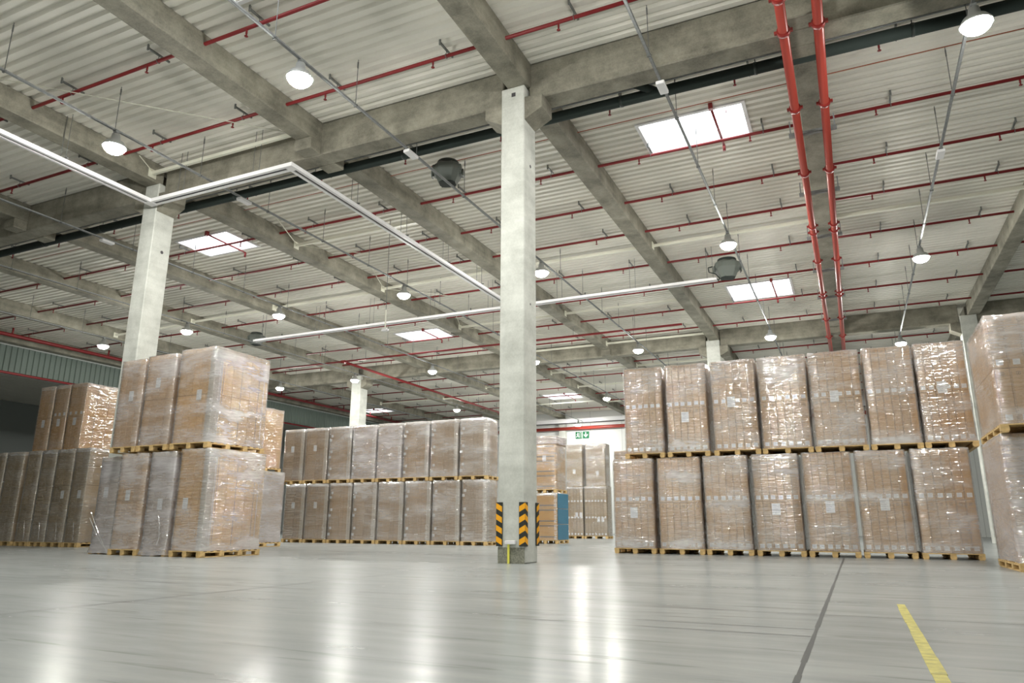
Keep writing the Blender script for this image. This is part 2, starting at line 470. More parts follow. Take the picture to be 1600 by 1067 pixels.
def corrugated_wall(axis, c, t0, t1, z0, z1, step=0.3, depth=0.05):
    b = MB(); t = t0
    while t < t1:
        pr = [(t, 0), (t + step * 0.5, 0), (t + step * 0.6, depth), (t + step * 0.9, depth), (t + step, 0)]
        for (a, da), (e, de) in zip(pr[:-1], pr[1:]):
            if axis == 'y':
                b.face([(c + da, a, z0), (c + de, e, z0), (c + de, e, z1), (c + da, a, z1)])
            else:
                b.face([(a, c - da, z0), (e, c - de, z0), (e, c - de, z1), (a, c - da, z1)])
        t += step
    return b

wl = struct(corrugated_wall('y', XW0, 0.0, YW1, 8.9, Z_DECK, 0.32).build('wall_left', 'clad', fix=False))
mb = MB(); mb.box(XW0 - 0.1, XW0 + 0.08, 0, YW1, 10.42, 10.5); mb.box(XW0 - 0.12, XW0 + 0.10, 0, YW1, 8.82, 8.92)
struct(mb.build('trim_1', 'trim'))
# the unlit hall behind the smoke curtain
mb = MB(); mb.box(XHALL - 0.2, XHALL, YW0, YW1, 0, Z_DECK + 0.2)
struct(mb.build('wall_hall', 'darkwall'))
mb = MB(); mb.box(XHALL, XW1, YW1, YW1 + 0.25, 0, Z_DECK + 0.2)
wf = struct(mb.build('wall_far', 'whitewall'))
mb = MB()
for x in range(-40, 14, 3):
    mb.box(x + 0.4, x + 0.43, YW1 - 0.012, YW1, 0, Z_DECK)
struct(mb.build('trim_2', 'trim'))
mb = MB(); mb.box(XW1, XW1 + 0.25, YW0, YW1, 0, Z_DECK + 0.2)
struct(mb.build('wall_right', 'darkwall'))
mb = MB(); mb.box(XHALL, XW1, YW0 - 0.25, YW0, 0, Z_DECK + 0.2)
struct(mb.build('wall_back', 'whitewall'))
mb = MB(); mb.box(XHALL, XW1 + 0.2, YW0, YW1 + 0.2, Z_DECK + 0.6, Z_DECK + 0.7)
struct(mb.build('trim_3', 'darkwall'))      # roof build-up above the sheet

# ------------------------------------------------------------------ columns, girders, beams
def make_column(x, y0, y1, label, xw=0.57, corb=(True, True), top=Z_BEAM):
    t = thing('concrete_column', label, 'column', (x, (y0 + y1) / 2, 0))
    h = (y1 - y0) / 2; w = xw / 2
    b = MB(); b.box(-w, w, -h, h, 0, top, 0, 0.02)
    b.build('shaft', 'col', t)
    for s, on in ((-1, corb[0]), (1, corb[1])):
        if on:
            b = MB()
            xa, xb = s * w, s * (w + 0.42)
            pts = [(xa, Z_GIRD), (xb, Z_GIRD), (xb, Z_GIRD - 0.34), (xa, Z_GIRD - 0.56)]
            b.prism(pts, 'y', -h + 0.02, h - 0.02)
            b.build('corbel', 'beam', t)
    return t

YG = (13.35, 13.9)       # near girder
YF = (38.85, 39.4)       # far girder
c0 = make_column(-6.15, 13.18, 13.82, 'big pale concrete column in the middle, with striped corner guards')
# details of the central column: rough base patch, dowel holes, joint lines
mb = MB(); mb.box(-0.285, 0.287, -0.326, -0.318, 0.0, 0.30)
mb.build('base_patch', 'patch', c0)
mb = MB()
for (x, z, r) in ((0.02, 10.25, 0.05),):
    mb.box(x - r, x + r, -0.322, -0.318, z - r, z + r)
mb.tube((0.283, 0.02, 8.55), (0.288, 0.02, 8.55), 0.04, 10)
mb.tube((0.283, 0.0, 5.3), (0.288, 0.0, 5.3), 0.025, 10)
mb.build('dowel_hole', 'groove', c0)
c1 = make_column(-17.9, 13.18, 13.82, 'concrete column rising behind the tall left-hand pallet stack')
mb = MB(); mb.tube((0.283, 0.05, 8.4), (0.288, 0.05, 8.4), 0.05, 10); mb.build('dowel_hole', 'groove', c1)
make_column(-29.6, 38.7, 39.5, 'distant concrete column behind the long grey-brown pallet wall', 0.75)
make_column(-6.1, 38.75, 39.45, 'distant concrete column head behind the third upper load of the right row', 0.7)
make_column(5.75, 38.75, 39.45, 'distant concrete column head behind the gap left of the rightmost stack', 0.7)
make_column(-17.9, 38.75, 39.45, 'distant concrete column hidden behind the big central column', 0.7)
cc = make_column(-24.2, YW1 - 0.6, YW1 - 0.02, 'grey concrete wall column left of the green exit signs', 0.6, (False, False))

def girder(x0, x1, yy, label, blocks):
    t = thing('concrete_girder', label, 'girder', ((x0 + x1) / 2, (yy[0] + yy[1]) / 2, Z_GIRD), 0, None)
    L = (x1 - x0) / 2; h = (yy[1] - yy[0]) / 2
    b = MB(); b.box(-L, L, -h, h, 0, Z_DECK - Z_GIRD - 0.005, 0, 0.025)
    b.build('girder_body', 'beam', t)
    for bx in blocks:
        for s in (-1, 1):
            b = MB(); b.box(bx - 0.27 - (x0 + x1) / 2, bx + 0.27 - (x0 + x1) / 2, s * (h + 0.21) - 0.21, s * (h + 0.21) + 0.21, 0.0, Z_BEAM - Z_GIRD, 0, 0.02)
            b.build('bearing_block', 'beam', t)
    return t
girder(-6.15 + 0.33, 5.8, YG, 'main concrete girder from the central column to the upper right corner', [0.0])
girder(-17.9 + 0.31, -6.15 - 0.31, YG, 'main concrete girder between the left column and the central column', [-12.05])
girder(-29.7, -17.9 - 0.31, YG, 'main concrete girder running left from the left column', [-24.3])
girder(-6.1 + 0.37, 5.75 - 0.37, YF, 'far concrete girder above the right-hand row of loads', [0.0])
girder(-17.9 + 0.37, -6.1 - 0.37, YF, 'far concrete girder just right of the central column', [-12.05])
girder(-29.6 + 0.4, -17.9 - 0.37, YF, 'far concrete girder just left of the central column', [-24.3])
girder(-40.4, -29.6 - 0.4, YF, 'far concrete girder at the left, above the golden carton stack', [-35.8])
girder(5.75 + 0.37, XW1 - 0.02, YF, 'far concrete girder at the right edge, above the rightmost stack', [])

BX = [6.0, 0.0, -6.03, -12.05, -17.95, -24.3, -29.8, -35.8, -41.75]
BN = ['at the right edge of the picture', 'above the two red water mains', 'in line with the central column', 'one bay left of the central column', 'in line with the left column',
      'one bay left of the left column', 'two bays left of the left column', 'three bays left of the left column', 'along the green sheet wall']
def beam(x, y0, y1, label):
    b = MB()
    h = Z_DECK - Z_BEAM - 0.005
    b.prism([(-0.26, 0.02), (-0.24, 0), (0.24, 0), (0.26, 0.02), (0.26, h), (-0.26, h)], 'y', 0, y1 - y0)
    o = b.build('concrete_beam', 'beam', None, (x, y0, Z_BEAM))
    tag(o, label, 'beam')
for i, x in enumerate(BX):
    if i in (2, 3, 4, 5):
        beam(x, -6.0, YG[0] + (0.0 if i not in (2, 4) else -0.0), 'concrete roof beam on the camera side of the main girder, ' + BN[i])
    beam(x, YG[1], YF[0], 'concrete roof beam in the middle span, ' + BN[i])
    beam(x, YF[1], YW1 - 0.02, 'concrete roof beam in the far span, ' + BN[i])

# ------------------------------------------------------------------ sprinklers
def hanger_meshes():
    b = MB()
    b.box(-0.02, 0.02, -0.28, 0.28, 0.135, 0.175)
    b.tube((0, 0, 0.05), (0, 0, 0.14), 0.008, 6)
    n = 12
    for k in range(n):
        a0, a1 = 2 * math.pi * k / n, 2 * math.pi * (k + 1) / n
        b.tube((0, 0.05 * math.cos(a0), 0.05 * math.sin(a0)), (0, 0.05 * math.cos(a1), 0.05 * math.sin(a1)), 0.009, 5)
    b.box(-0.02, 0.02, -0.30, -0.27, 0.10, 0.25)
    hm = b.mesh('hanger', 'bracket')
    b = MB()
    b.tube((0, 0, -0.035), (0, 0, -0.13), 0.022, 8)
    b.lathe([(0.0, -0.20), (0.04, -0.195), (0.042, -0.185), (0.018, -0.18), (0.014, -0.13), (0.0, -0.13)], 8)
    sm = b.mesh('sprinkler_head', 'red')
    return hm, sm
HANG, HEAD = hanger_meshes()
SPR = [9.45, 12.0, 15.5, 18.25, 20.95, 23.5, 26.9, 30.15, 33.6, 37.1, 40.6, 43.6, 46.9, 50.3, 53.6, 57.0, 60.3]
NEARDESC = ['nearest the camera', 'just before the main girder', 'just beyond the main girder and drain pipe']
for i, y in enumerate(SPR):
    d = NEARDESC[i] if i < 3 else ('%s line beyond the main girder' % ORD[i - 2] if y < 39 else '%s line beyond the far girder' % ORD[i - 10])
    x0, x1 = (-30.0, -0.6) if i < 2 else (-41.0, 9.0)
    t = thing('sprinkler_pipe', 'thin red sprinkler pipe under the roof deck, ' + d, 'sprinkler pipe', (0, y, 10.82), 0, 'sprinkler pipe runs')
    b = MB(); b.tube((x0, 0, 0), (x1, 0, 0), 0.042, 10); b.build('pipe_run', 'red', t)
    k = 0
    for bay in range(len(BX) - 1):
        xr, xl = BX[bay], BX[bay + 1]
        for f in (0.20, 0.70):
            xx = xr + (xl - xr) * f
            if not (x0 + 0.3 < xx < x1 - 0.3):
                continue
            link('hanger', HANG, t, (xx, 0, 0))
            link('sprinkler_head', HEAD, t, (xx - 0.34, 0, 0))
for (x0, x1, y, z) in ((-12.0, 9.0, 16.55, 10.98), (-17.6, -12.3, 16.6, 10.98)):
    pass
b = MB(); b.tube((-29, 16.5, 10.98), (9, 16.5, 10.98), 0.013, 6)
tag(b.build('gas_line', 'copper'), 'hair-thin copper red line feeding the skylight openers', 'pipe')

# two big fire mains under the beam in line x = 0
def fire_main(x, label):
    zc = 9.93
    t = thing('fire_main', label, 'water main', (x, 0, zc), 0, 'paired red water mains')
    b = MB(); b.tube((0, 1.5, 0), (0, 60, 0), 0.092, 16); b.build('pipe_run', 'mainred', t)
    ys = [12.0, 13.0, 15.9, 19.3, 23.2, 23.75, 26.6, 30.6, 31.1, 34.8, 38.3, 42.0, 42.7, 47]
    for yy in ys:
        b = MB()
        b.tube((0, yy - 0.05, 0), (0, yy + 0.05, 0), 0.125, 16)
        b.box(-0.17, 0.17, yy - 0.03, yy + 0.03, -0.03, 0.03)
        b.build('coupling', 'coupred', t)
    return t
fire_main(-0.33, 'thick red water main hanging under a beam, left one of the pair')
fire_main(0.29, 'thick red water main hanging under a beam, right one of the pair')
for k, yy in enumerate((17.4, 21.0, 24.6, 28.2, 31.8, 35.6)):
    b = MB()
    b.box(-0.56, 0.52, -0.05, 0.05, 0, 0.09)
    for s in (-0.52, 0.48):
        b.box(s - 0.015, s + 0.015, -0.02, 0.02, 0.09, 0.43)
    for s in (-0.33, 0.29):
        b.tube((s, 0, -0.02), (s, 0, 0.02), 0.02, 6)
    o = b.build('pipe_support', 'galv', None, (0, yy, 10.03))
    tag(o, 'grey steel cross bar carrying the two red mains, %s beyond the main girder' % ORD[k], 'pipe support', 'supports of the red mains')

# low red cross pipe with a branch running to the far wall
t = thing('sprinkler_branch', 'red pipe crossing below the beams behind the column, with a branch to the far wall', 'pipe', (-26.5, 33.3, 10.02))
b = MB(); b.tube((-9, 0, 0), (19.9, 0, 0), 0.055, 10); b.build('cross_pipe', 'red', t)
b = MB(); b.tube((0, 0, 0), (0, 29.2, -0.1), 0.075, 10); b.build('branch_pipe', 'red', t)
b = MB(); b.tube((-0.14, 0, 0), (0.14, 0, 0), 0.085, 12); b.tube((0, 0.0, 0), (0, 0.2, 0), 0.09, 12); b.build('tee', 'coupred', t)
for k in range(6):
    b = MB(); b.tube((0, 4 + k * 4.4, 0.0), (0, 4 + k * 4.4, 1.1), 0.01, 6); b.build('hanger_rod', 'wire', t)
for k in range(9):
    b = MB(); b.tube((-8.0 + k * 3.2, 0, 0.0), (-8.0 + k * 3.2, 0, 1.1), 0.01, 6); b.build('hanger_rod', 'wire', t)

# wall pipes
t = thing('fire_main', 'red water main along the left sheet wall with short risers', 'water main', (-40.6, 0, 10.62))
b = MB(); b.tube((0, 5, 0), (0, 62.5, 0), 0.1, 12); b.build('pipe_run', 'red', t)
for yy in (19.2, 22.8, 28.5, 33.5, 38.0, 43.6, 47.5, 51.5, 55.5, 59.0):
    b = MB(); b.tube((0, yy, 0), (0, yy, 0.42), 0.05, 8); b.build('riser', 'red', t)
b = MB(); b.tube((XW0 + 0.2, 4, 8.86), (XW0 + 0.2, 62, 8.86), 0.07, 10)
tag(b.build('fire_main', 'red'), 'dark red pipe along the bottom edge of the left sheet wall', 'water main')
b = MB(); b.tube((-40, 62.9, 9.45), (12, 62.9, 9.45), 0.16, 12)
tag(b.build('fire_main', 'mainred'), 'thick red water main along the white far wall above the exit signs', 'water main')
b = MB(); b.box(-40, 12, 61.9, 62.4, 9.85, 10.2, 0); b.box(-40, 12, 61.95, 62.35, 9.8, 9.85, 1)
tag(b.build('wall_trunking', ['white', 'groove']), 'long white trunking along the far wall above the red main', 'trunking')

# dark drain pipe behind the near girder
t = thing('drain_pipe', 'dark green drain pipe running along the back of the main girder', 'drain pipe', (0, 14.57, 10.32))
b = MB(); b.tube((-41, 0, 0), (9.5, 0, 0), 0.13, 16); b.build('pipe_run', 'drain', t)
for k in range(17):
    xx = -40 + k * 3.0
    b = MB()
    b.tube((xx - 0.03, 0, 0), (xx + 0.03, 0, 0), 0.14, 16)
    b.tube((xx, 0, 0.13), (xx, 0, 0.725), 0.01, 6)
    b.build('pipe_clamp', 'heaterdark', t)
b = MB(); b.box(-41, 9.5, -0.22, -0.18, 0.11, 0.14); b.build('mounting_rail', 'galv', t)
b = MB(); b.tube((-3.2, 0.0, 0.05), (-3.55, -0.38, 0.1), 0.1, 12); b.tube((-3.55, -0.38, 0.1), (-4.0, -0.4, 0.25), 0.09, 12)
b.build('elbow', 'drain', t)

# ------------------------------------------------------------------ lighting trays and lamps
TRAYS = [(2.84, [1.3, 13.35, 26.3, 39.1], 13.6), (-2.84, [-2.0, 10.2 - 0.0, 22.45, 35.2], 5.0), (-9.3, [-2.4, 9.75, 22.4, 35.3], 3.0),
         (-15.2, [10.05, 22.55, 35.6, 48.4], 5.0), (-21.7, [22.75, 35.5, 47.5, 62.0], 12.0), (-27.5, [23.0, 35.8, 48.8], 14.0), (-33.7, [23.3, 36.0], 16.0)]
TX = {0: [26.3, 39.1, 13.55], 1: [9.7, 22.45, 35.2], 2: [9.75, 22.4, 35.3, 46.5], 3: [10.05, 22.55, 35.6, 48.5], 4: [22.75, 35.5, 48.0, 60.6], 5: [23.0, 35.8, 48.8], 6: [23.3, 36.0]}
TRAYN = ['rightmost lighting tray', 'second tray from the right', 'third tray from the right', 'fourth tray from the right', 'fifth tray from the right', 'sixth tray from the right', 'leftmost lighting tray']
def lamp_meshes():
    b = MB()
    b.lathe([(0.0, 0.34), (0.09, 0.34), (0.11, 0.18), (0.20, 0.13), (0.27, 0.02), (0.275, 0.0), (0.25, -0.005), (0.0, -0.003)], 24)
    body = b.mesh('housing', 'lampbody')
    b = MB(); b.lathe([(0.0, -0.16), (0.09, -0.152), (0.16, -0.125), (0.21, -0.08), (0.238, -0.035), (0.245, -0.006)], 24); lens = b.mesh('lens', 'lens')
    b = MB(); b.tube((0, 0, 0.34), (0, 0, 0.42), 0.02, 8); b.box(-0.05, 0.05, -0.05, 0.05, 0.37, 0.42); br = b.mesh('bracket', 'galv')
    return body, lens, br
LB, LL, LR = lamp_meshes()
ZT = 9.86
lr = random.Random(11)
for i in range(7):
    x = TRAYS[i][0]; lamps = sorted(TX[i])
    y0 = {0: 13.2, 1: 4.0, 2: 3.0, 3: 4.0, 4: 7.0, 5: 9.0, 6: 11.0}[i]; y1 = 62.3 if i else 46.0
    t = thing('cable_tray', 'thin galvanised lighting tray hung on wires, ' + TRAYN[i].replace('lighting tray', 'of seven'), 'cable tray', (x, 0, ZT), 0, 'lighting trays')
    b = MB()
    b.box(-0.028, 0.028, y0, y1, 0, 0.006); b.box(-0.028, -0.024, y0, y1, 0, 0.045); b.box(0.024, 0.028, y0, y1, 0, 0.045)
    b.build('tray_channel', 'galv', t)
    yy = y0 + 0.9
    while yy < min(y1, 60):
        b = MB()
        zt_ = Z_DECK - ZT
        b.tube((0, yy, 0.02), (0, yy, zt_), 0.009, 5)
        b.box(-0.012, 0.012, yy - 0.012, yy + 0.012, zt_ - 0.22, zt_ - 0.06)
        b.box(-0.045, 0.045, yy - 0.02, yy + 0.02, -0.015, 0.03)
        b.build('suspension_wire', 'wire', t)
        yy += 2.55
    jy = {0: 19.4, 1: 13.65, 2: 13.85, 3: 14.15, 4: 14.6}.get(i)
    if jy:
        b = MB(); b.box(-0.09, 0.09, jy - 0.22, jy + 0.22, -0.09, -0.01, 0, 0.01); b.build('junction_box', 'white', t)
    for k, ly in enumerate(lamps):
        l = thing('high_bay_lamp', 'round glowing high-bay lamp, %s along the %s' % (ORD[k], TRAYN[i]), 'lamp', (x, ly, ZT - 0.42), 0, 'high-bay lamps')
        link('housing', LB, l); link('lens', LL, l); link('bracket', LR, l)
# the same lamp grid carries on just behind the camera
for x, ly, w in ((-9.3, -2.5, 'left of the middle'), (-2.84, -2.5, 'right of the middle')):
    l = thing('high_bay_lamp', 'round high-bay lamp over the bare floor behind the viewer, ' + w, 'lamp', (x, ly, ZT - 0.42), 0, 'high-bay lamps')
    link('housing', LB, l); link('lens', LL, l); link('bracket', LR, l)
    b = MB(); b.tube((0, 0, 0.42), (0, 0, Z_DECK - ZT + 0.42), 0.009, 5); b.build('suspension_wire', 'wire', l)

# ------------------------------------------------------------------ white busbar trunking
def trunk_section(b, p0, p1):
    """two white rails with a dark groove between, from p0 to p1 (axis-aligned, z = bottom)"""
    (x0, y0), (x1, y1) = p0, p1
    if abs(x0 - x1) < 1e-6:
        a, c = sorted((y0, y1))
        b.box(x0 - 0.13, x0 - 0.045, a - 0.13, c + 0.13, 0, 0.09, 0); b.box(x0 + 0.045, x0 + 0.13, a - 0.13, c + 0.13, 0, 0.09, 0)
        b.box(x0 - 0.045, x0 + 0.045, a, c, 0.03, 0.085, 1)
        b.box(x0 - 0.135, x0 + 0.135, a, c, 0.09, 0.10, 0)
    else:
        a, c = sorted((x0, x1))
        b.box(a - 0.13, c + 0.13, y0 - 0.13, y0 - 0.045, 0, 0.09, 0); b.box(a - 0.13, c + 0.13, y0 + 0.045, y0 + 0.13, 0, 0.09, 0)
        b.box(a, c, y0 - 0.045, y0 + 0.045, 0.03, 0.085, 1)
        b.box(a, c, y0 - 0.135, y0 + 0.135, 0.09, 0.10, 0)
ZB = 9.66
t = thing('busbar_trunking', 'white double-rail trunking zigzagging in front of the left column and back to the right', 'trunking', (0, 0, ZB))
for a, c in (((-17.55, 2.0), (-17.55, 12.95)), ((-17.55, 12.95), (-12.38, 12.95)), ((-12.38, 12.95), (-12.38, 26.2))):
    b = MB(); trunk_section(b, a, c); b.build('rail_section', ['white', 'groove'], t)
for (cx_, cy_) in ((-17.55, 12.95), (-12.38, 12.95)):
    b = MB(); b.box(cx_ - 0.14, cx_ + 0.14, cy_ - 0.14, cy_ + 0.14, -0.004, 0.104, 0, 0.01); b.build('corner_piece', 'white', t)
def trunk_hangers(t, pts, ztop):
    for (x, y) in pts:
        b = MB()
        for s in (-0.11, 0.11):
            if abs(s) > 0:
                b.tube((x + s, y, 0.1), (x + s, y, ztop), 0.008, 5)
        b.box(x - 0.2, x + 0.2, y - 0.02, y + 0.02, 0.10, 0.13)
        b.build('trunking_hanger', 'wire', t)
trunk_hangers(t, [(-17.55, 4.5), (-17.55, 7.4), (-17.55, 10.3), (-16.4, 12.95), (-13.6, 12.95), (-12.38, 15.6), (-12.38, 18.2), (-12.38, 20.9), (-12.38, 23.5)], Z_DECK - ZB)
t = thing('busbar_trunking', 'white double-rail trunking passing behind the central column to the hanging heater', 'trunking', (0, 0, ZB))
b = MB(); trunk_section(b, (-26.6, 26.5), (-3.98, 26.5)); b.build('rail_section', ['white', 'groove'], t)
trunk_hangers(t, [(-26.2, 26.5), (-22.8, 26.5), (-19.6, 26.5), (-16.3, 26.5), (-13.4, 26.5), (-10.2, 26.5), (-7.1, 26.5), (-4.1, 26.5)], Z_DECK - ZB)

# ------------------------------------------------------------------ hanging fan heaters
def heater(x, y, z, rz, label, k=0.82):
    t = thing('fan_heater', label, 'heater', (x, y, z), rz, 'fan heaters under the roof')
    t.scale = (k, k, k)
    def ring(w, zz):
        c = w * 0.55
        return [(w, -c, zz), (w, c, zz), (c, w, zz), (-c, w, zz), (-w, c, zz), (-w, -c, zz), (-c, -w, zz), (c, -w, zz)]
    b = MB()
    lv = [ring(0.30, 0.36), ring(0.44, 0.25), ring(0.46, 0.02), ring(0.28, -0.36)]
    for A, B_ in zip(lv[:-1], lv[1:]):
        for k in range(8):
            b.face([A[k], A[(k + 1) % 8], B_[(k + 1) % 8], B_[k]])
    b.face(lv[0]); 
    b.build('casing', 'heater', t)
    b = MB(); b.lathe([(0.36, 0.22), (0.38, 0.40), (0.36, 0.44), (0.30, 0.44), (0.28, 0.38), (0.0, 0.38)], 24); b.build('fan_ring', 'heaterdark', t)
    b = MB()
    b.face([p for p in reversed(ring(0.275, -0.355))])
    for k in range(5):
        yy = -0.2 + k * 0.1
        b.box(-0.24, 0.24, yy - 0.035, yy + 0.035, -0.375, -0.36)
    b.build('louvre', 'heaterdark', t)
    for s in (-1, 1):
        b = MB(); b.box(s * 0.44 - 0.06, s * 0.44 + 0.06, -0.3, 0.3, -0.02, 0.24, 0, 0.03)
        b.box(s * 0.53 - 0.03, s * 0.53 + 0.03, -0.12, 0.12, -0.12, 0.14, 0, 0.02)
        b.build('side_vane', 'heater', t)
    for sx in (-0.42, 0.42):
        b = MB(); b.tube((sx, 0, 0.2), (sx, 0, (Z_DECK + 0.07 - z) / k), 0.01, 5); b.build('suspension_wire', 'wire', t)
    return t
heater(-9.45, 15.95, 10.28, 0.35, 'dark grey fan heater hanging left of the central column')
h2 = heater(-3.44, 26.4, 10.0, 0.3, 'dark grey fan heater hanging at the right end of the white trunking', 0.92)
heater(-28.25, 28.1, 10.32, 0.2, 'dark grey fan heater hanging far left above the near stacks')
b = MB(); b.path([(-3.84, 26.5, 9.72), (-3.80, 26.45, 9.64), (-3.74, 26.4, 9.70), (-3.86, 26.3, 9.86), (-4.1, 26.3, 9.96), (-4.12, 26.3, 10.14), (-3.96, 26.35, 10.18)], 0.022, 6)
tag(b.build('power_cable', 'heaterdark'), 'looped dark cable between the white trunking end and the heater', 'cable')

# ------------------------------------------------------------------ spreader bars between the beams
def spreader(xl, xr, y, label, rods=False, thick=0.05):
    t = thing('spreader_bar', label, 'roof brace', ((xl + xr) / 2, y, 10.66), 0, 'cream spreader bars between beams')
    L = (xr - xl) / 2
    b = MB(); b.box(-L, L, -thick, thick, -thick, thick, 0, 0.01); b.build('tube_bar', 'cream', t)
    for s in (-1, 1):
        b = MB(); b.box(s * L - 0.012, s * L + 0.012, -0.13, 0.13, -0.13, 0.13); b.build('end_plate', 'cream', t)
    if rods:
        b = MB()
        sg = -1 if y < 13.3 else 1
        if sg > 0:
            b.tube((-L + 0.05, 0, 0), (L - 0.1, 5.3, 0.05), 0.014, 6)
        else:
            b.tube((L - 0.05, 0, 0), (-L + 0.1, -5.3, 0.05), 0.014, 6)
            b.tube((-L + 0.04, 0, 0.02), (-L + 0.02, -0.5, 0.33), 0.014, 6)
        if sg > 0:
            b.tube((-L + 0.05, 0, 0), (-L + 0.9, -2.2, 0.2), 0.014, 6)
        b.build('bracing_rod', 'cream', t)
BAYN = ['just right of the red mains', 'just left of the red mains', 'in the first bay left of the column', 'in the second bay left of the column',
        'in the third bay left of the column', 'in the fourth bay left of the column', 'in the fifth bay left of the column']
SB = [(3, 12.95, True), (3, 19.1, True), (2, 24.55, False), (1, 24.55, False), (0, 24.55, False), (3, 24.6, True), (4, 24.85, False), (5, 25.0, False), (3, 31.5, True), (2, 31.4, False),
      (2, 37.9, False), (3, 37.95, False), (2, 44.2, False), (2, 49.4, False), (3, 44.2, False), (3, 49.5, False), (3, 56.8, False), (4, 47.0, False), (5, 50.2, False), (4, 56.0, False), (6, 25.2, False), (6, 50.0, False)]
seen = {}
for bay, y, rods in sorted(SB):
    seen[bay] = seen.get(bay, 0) + 1
    xl, xr = BX[bay + 1] + 0.27, BX[bay] - 0.27
    spreader(xl, xr, y, 'cream steel spreader bar %s, %s from the front' % (BAYN[bay], ORD[seen[bay] - 1]), rods)

# hanging sensor
t = thing('hanging_sensor', 'small white sensor box hanging on a long wire left of the central column', 'sensor', (-13.7, 19.3, 7.0))
b = MB(); b.box(-0.09, 0.09, -0.06, 0.06, 0, 0.09, 0, 0.01); b.box(-0.13, -0.09, -0.03, 0.03, 0.01, 0.07); b.box(0.09, 0.13, -0.03, 0.03, 0.01, 0.07); b.build('sensor_box', 'white', t)
b = MB(); b.tube((0, 0, 0.09), (0, 0, 0.75), 0.022, 6); b.build('stem', 'cream', t)
b = MB(); b.tube((0, 0, 0.75), (0, 0, Z_DECK - 7.0), 0.01, 6); b.build('suspension_wire', 'wire', t)

# ------------------------------------------------------------------ exit signs on the far wall
def exit_sign(x, kind, label):
    t = thing('exit_sign', label, 'sign', (x, YW1 - 0.08, 8.55), 0, None)
    b = MB(); b.box(-0.31, 0.31, -0.02, 0.07, 0, 0.64, 0, 0.01); b.build('sign_panel', 'green', t)
    b = MB(); yy = -0.024
    def q(pts): b.face([(px, yy, pz) for px, pz in pts])
    if kind == 'arrow':
        q([(-0.05, 0.56), (0.05, 0.56), (0.05, 0.24), (-0.05, 0.24)])
        q([(-0.22, 0.33), (-0.15, 0.39), (0.03, 0.17), (0.0, 0.08), (-0.02, 0.10)])
        q([(0.22, 0.33), (0.15, 0.39), (-0.03, 0.17), (0.0, 0.08), (0.02, 0.10)])
    else:
        # doorway with a running figure
        q([(0.10, 0.06), (0.13, 0.06), (0.13, 0.58), (0.10, 0.58)]); q([(0.13, 0.55), (0.27, 0.55), (0.27, 0.58), (0.13, 0.58)]); q([(0.24, 0.06), (0.27, 0.06), (0.27, 0.55), (0.24, 0.55)])
        n = 10
        q([(-0.06 + 0.05 * math.cos(2 * math.pi * k / n), 0.52 + 0.05 * math.sin(2 * math.pi * k / n)) for k in range(n)])
        q([(-0.13, 0.28), (-0.03, 0.25), (0.02, 0.43), (-0.08, 0.47)])
        q([(-0.03, 0.27), (0.05, 0.24), (0.04, 0.10), (-0.02, 0.10)])
        q([(-0.13, 0.30), (-0.06, 0.27), (-0.16, 0.13), (-0.27, 0.14), (-0.27, 0.18), (-0.18, 0.19)])
        q([(-0.09, 0.45), (-0.21, 0.38), (-0.21, 0.34), (-0.08, 0.40)])
    b.build('pictogram', 'signwhite', t)
exit_sign(-22.72, 'man', 'green exit sign with white running figure and doorway on the far wall')
exit_sign(-22.02, 'arrow', 'green exit sign with white downward arrow on the far wall')

# ------------------------------------------------------------------ corner guards, earthing strip, floor marking
def corner_guard(sx, sy, label):
    xc, yc = -6.15 + sx * 0.285, 13.5 + sy * 0.32
    t = thing('corner_guard', label, 'corner guard', (xc, yc, 0.32), 0, 'striped column corner guards')
    w, th, H = 0.105, 0.03, 0.84
    b = MB()
    o = 0.003
    X0, X1 = (-w, th) if sx > 0 else (-th, w)
    Y0, Y1 = (-th, w) if sy < 0 else (-w, th)
    ya, yb = (Y0, -o) if sy < 0 else (o, Y1)
    b.box(X0, X1, ya, yb, 0, H, 0, 0.004) if sy < 0 else b.box(X0, X1, o, th, 0, H, 0, 0.004)
    b.v, b.f, b.m, b.s = [], [], [], []
    # L profile
    fx = (o, th) if sx > 0 else (-th, -o)
    fy = (-th, -o) if sy < 0 else (o, th)
    b.box(X0, X1, fy[0], fy[1], 0, H, 0, 0.004)
    yy0, yy1 = (-o, w) if sy < 0 else (-w, o)
    b.box(fx[0], fx[1], yy0, yy1, 0, H, 0, 0.004)
    b.build('rubber_profile', 'rubber', t)
    b = MB()
    n = 4; pitch = H / 4.0; hgt = pitch * 0.52; sl = 0.07
    ysurf = fy[0] - 0.0015 if sy < 0 else fy[1] + 0.0015
    xsurf = fx[1] + 0.0015 if sx > 0 else fx[0] - 0.0015
    def clip(z): return max(0.004, min(H - 0.004, z))
    xe_out, xe_in = (X1 - 0.002, X0 + 0.006) if sx > 0 else (X0 + 0.002, X1 - 0.006)
    ye_out, ye_in = (ysurf, Y1 - 0.006) if sy < 0 else (ysurf, Y0 + 0.006)
    for k in range(n):
        zt = H - 0.012 - k * pitch
        zo0, zo1 = zt, zt - hgt
        b.face([(xe_out, ysurf, clip(zo0)), (xe_in, ysurf, clip(zo0 - sl)), (xe_in, ysurf, clip(zo1 - sl)), (xe_out, ysurf, clip(zo1))])
        b.face([(xsurf, ye_out, clip(zo0)), (xsurf, ye_in, clip(zo0 - sl)), (xsurf, ye_in, clip(zo1 - sl)), (xsurf, ye_out, clip(zo1))])
    b.build('chevron_stripe', 'amber', t)
corner_guard(-1, -1, 'black and amber corner guard on the left front corner of the central column')
corner_guard(1, -1, 'black and amber chevron corner guard on the front right corner of the central column')
corner_guard(1, 1, 'black and amber corner guard on the rear right corner of the central column')

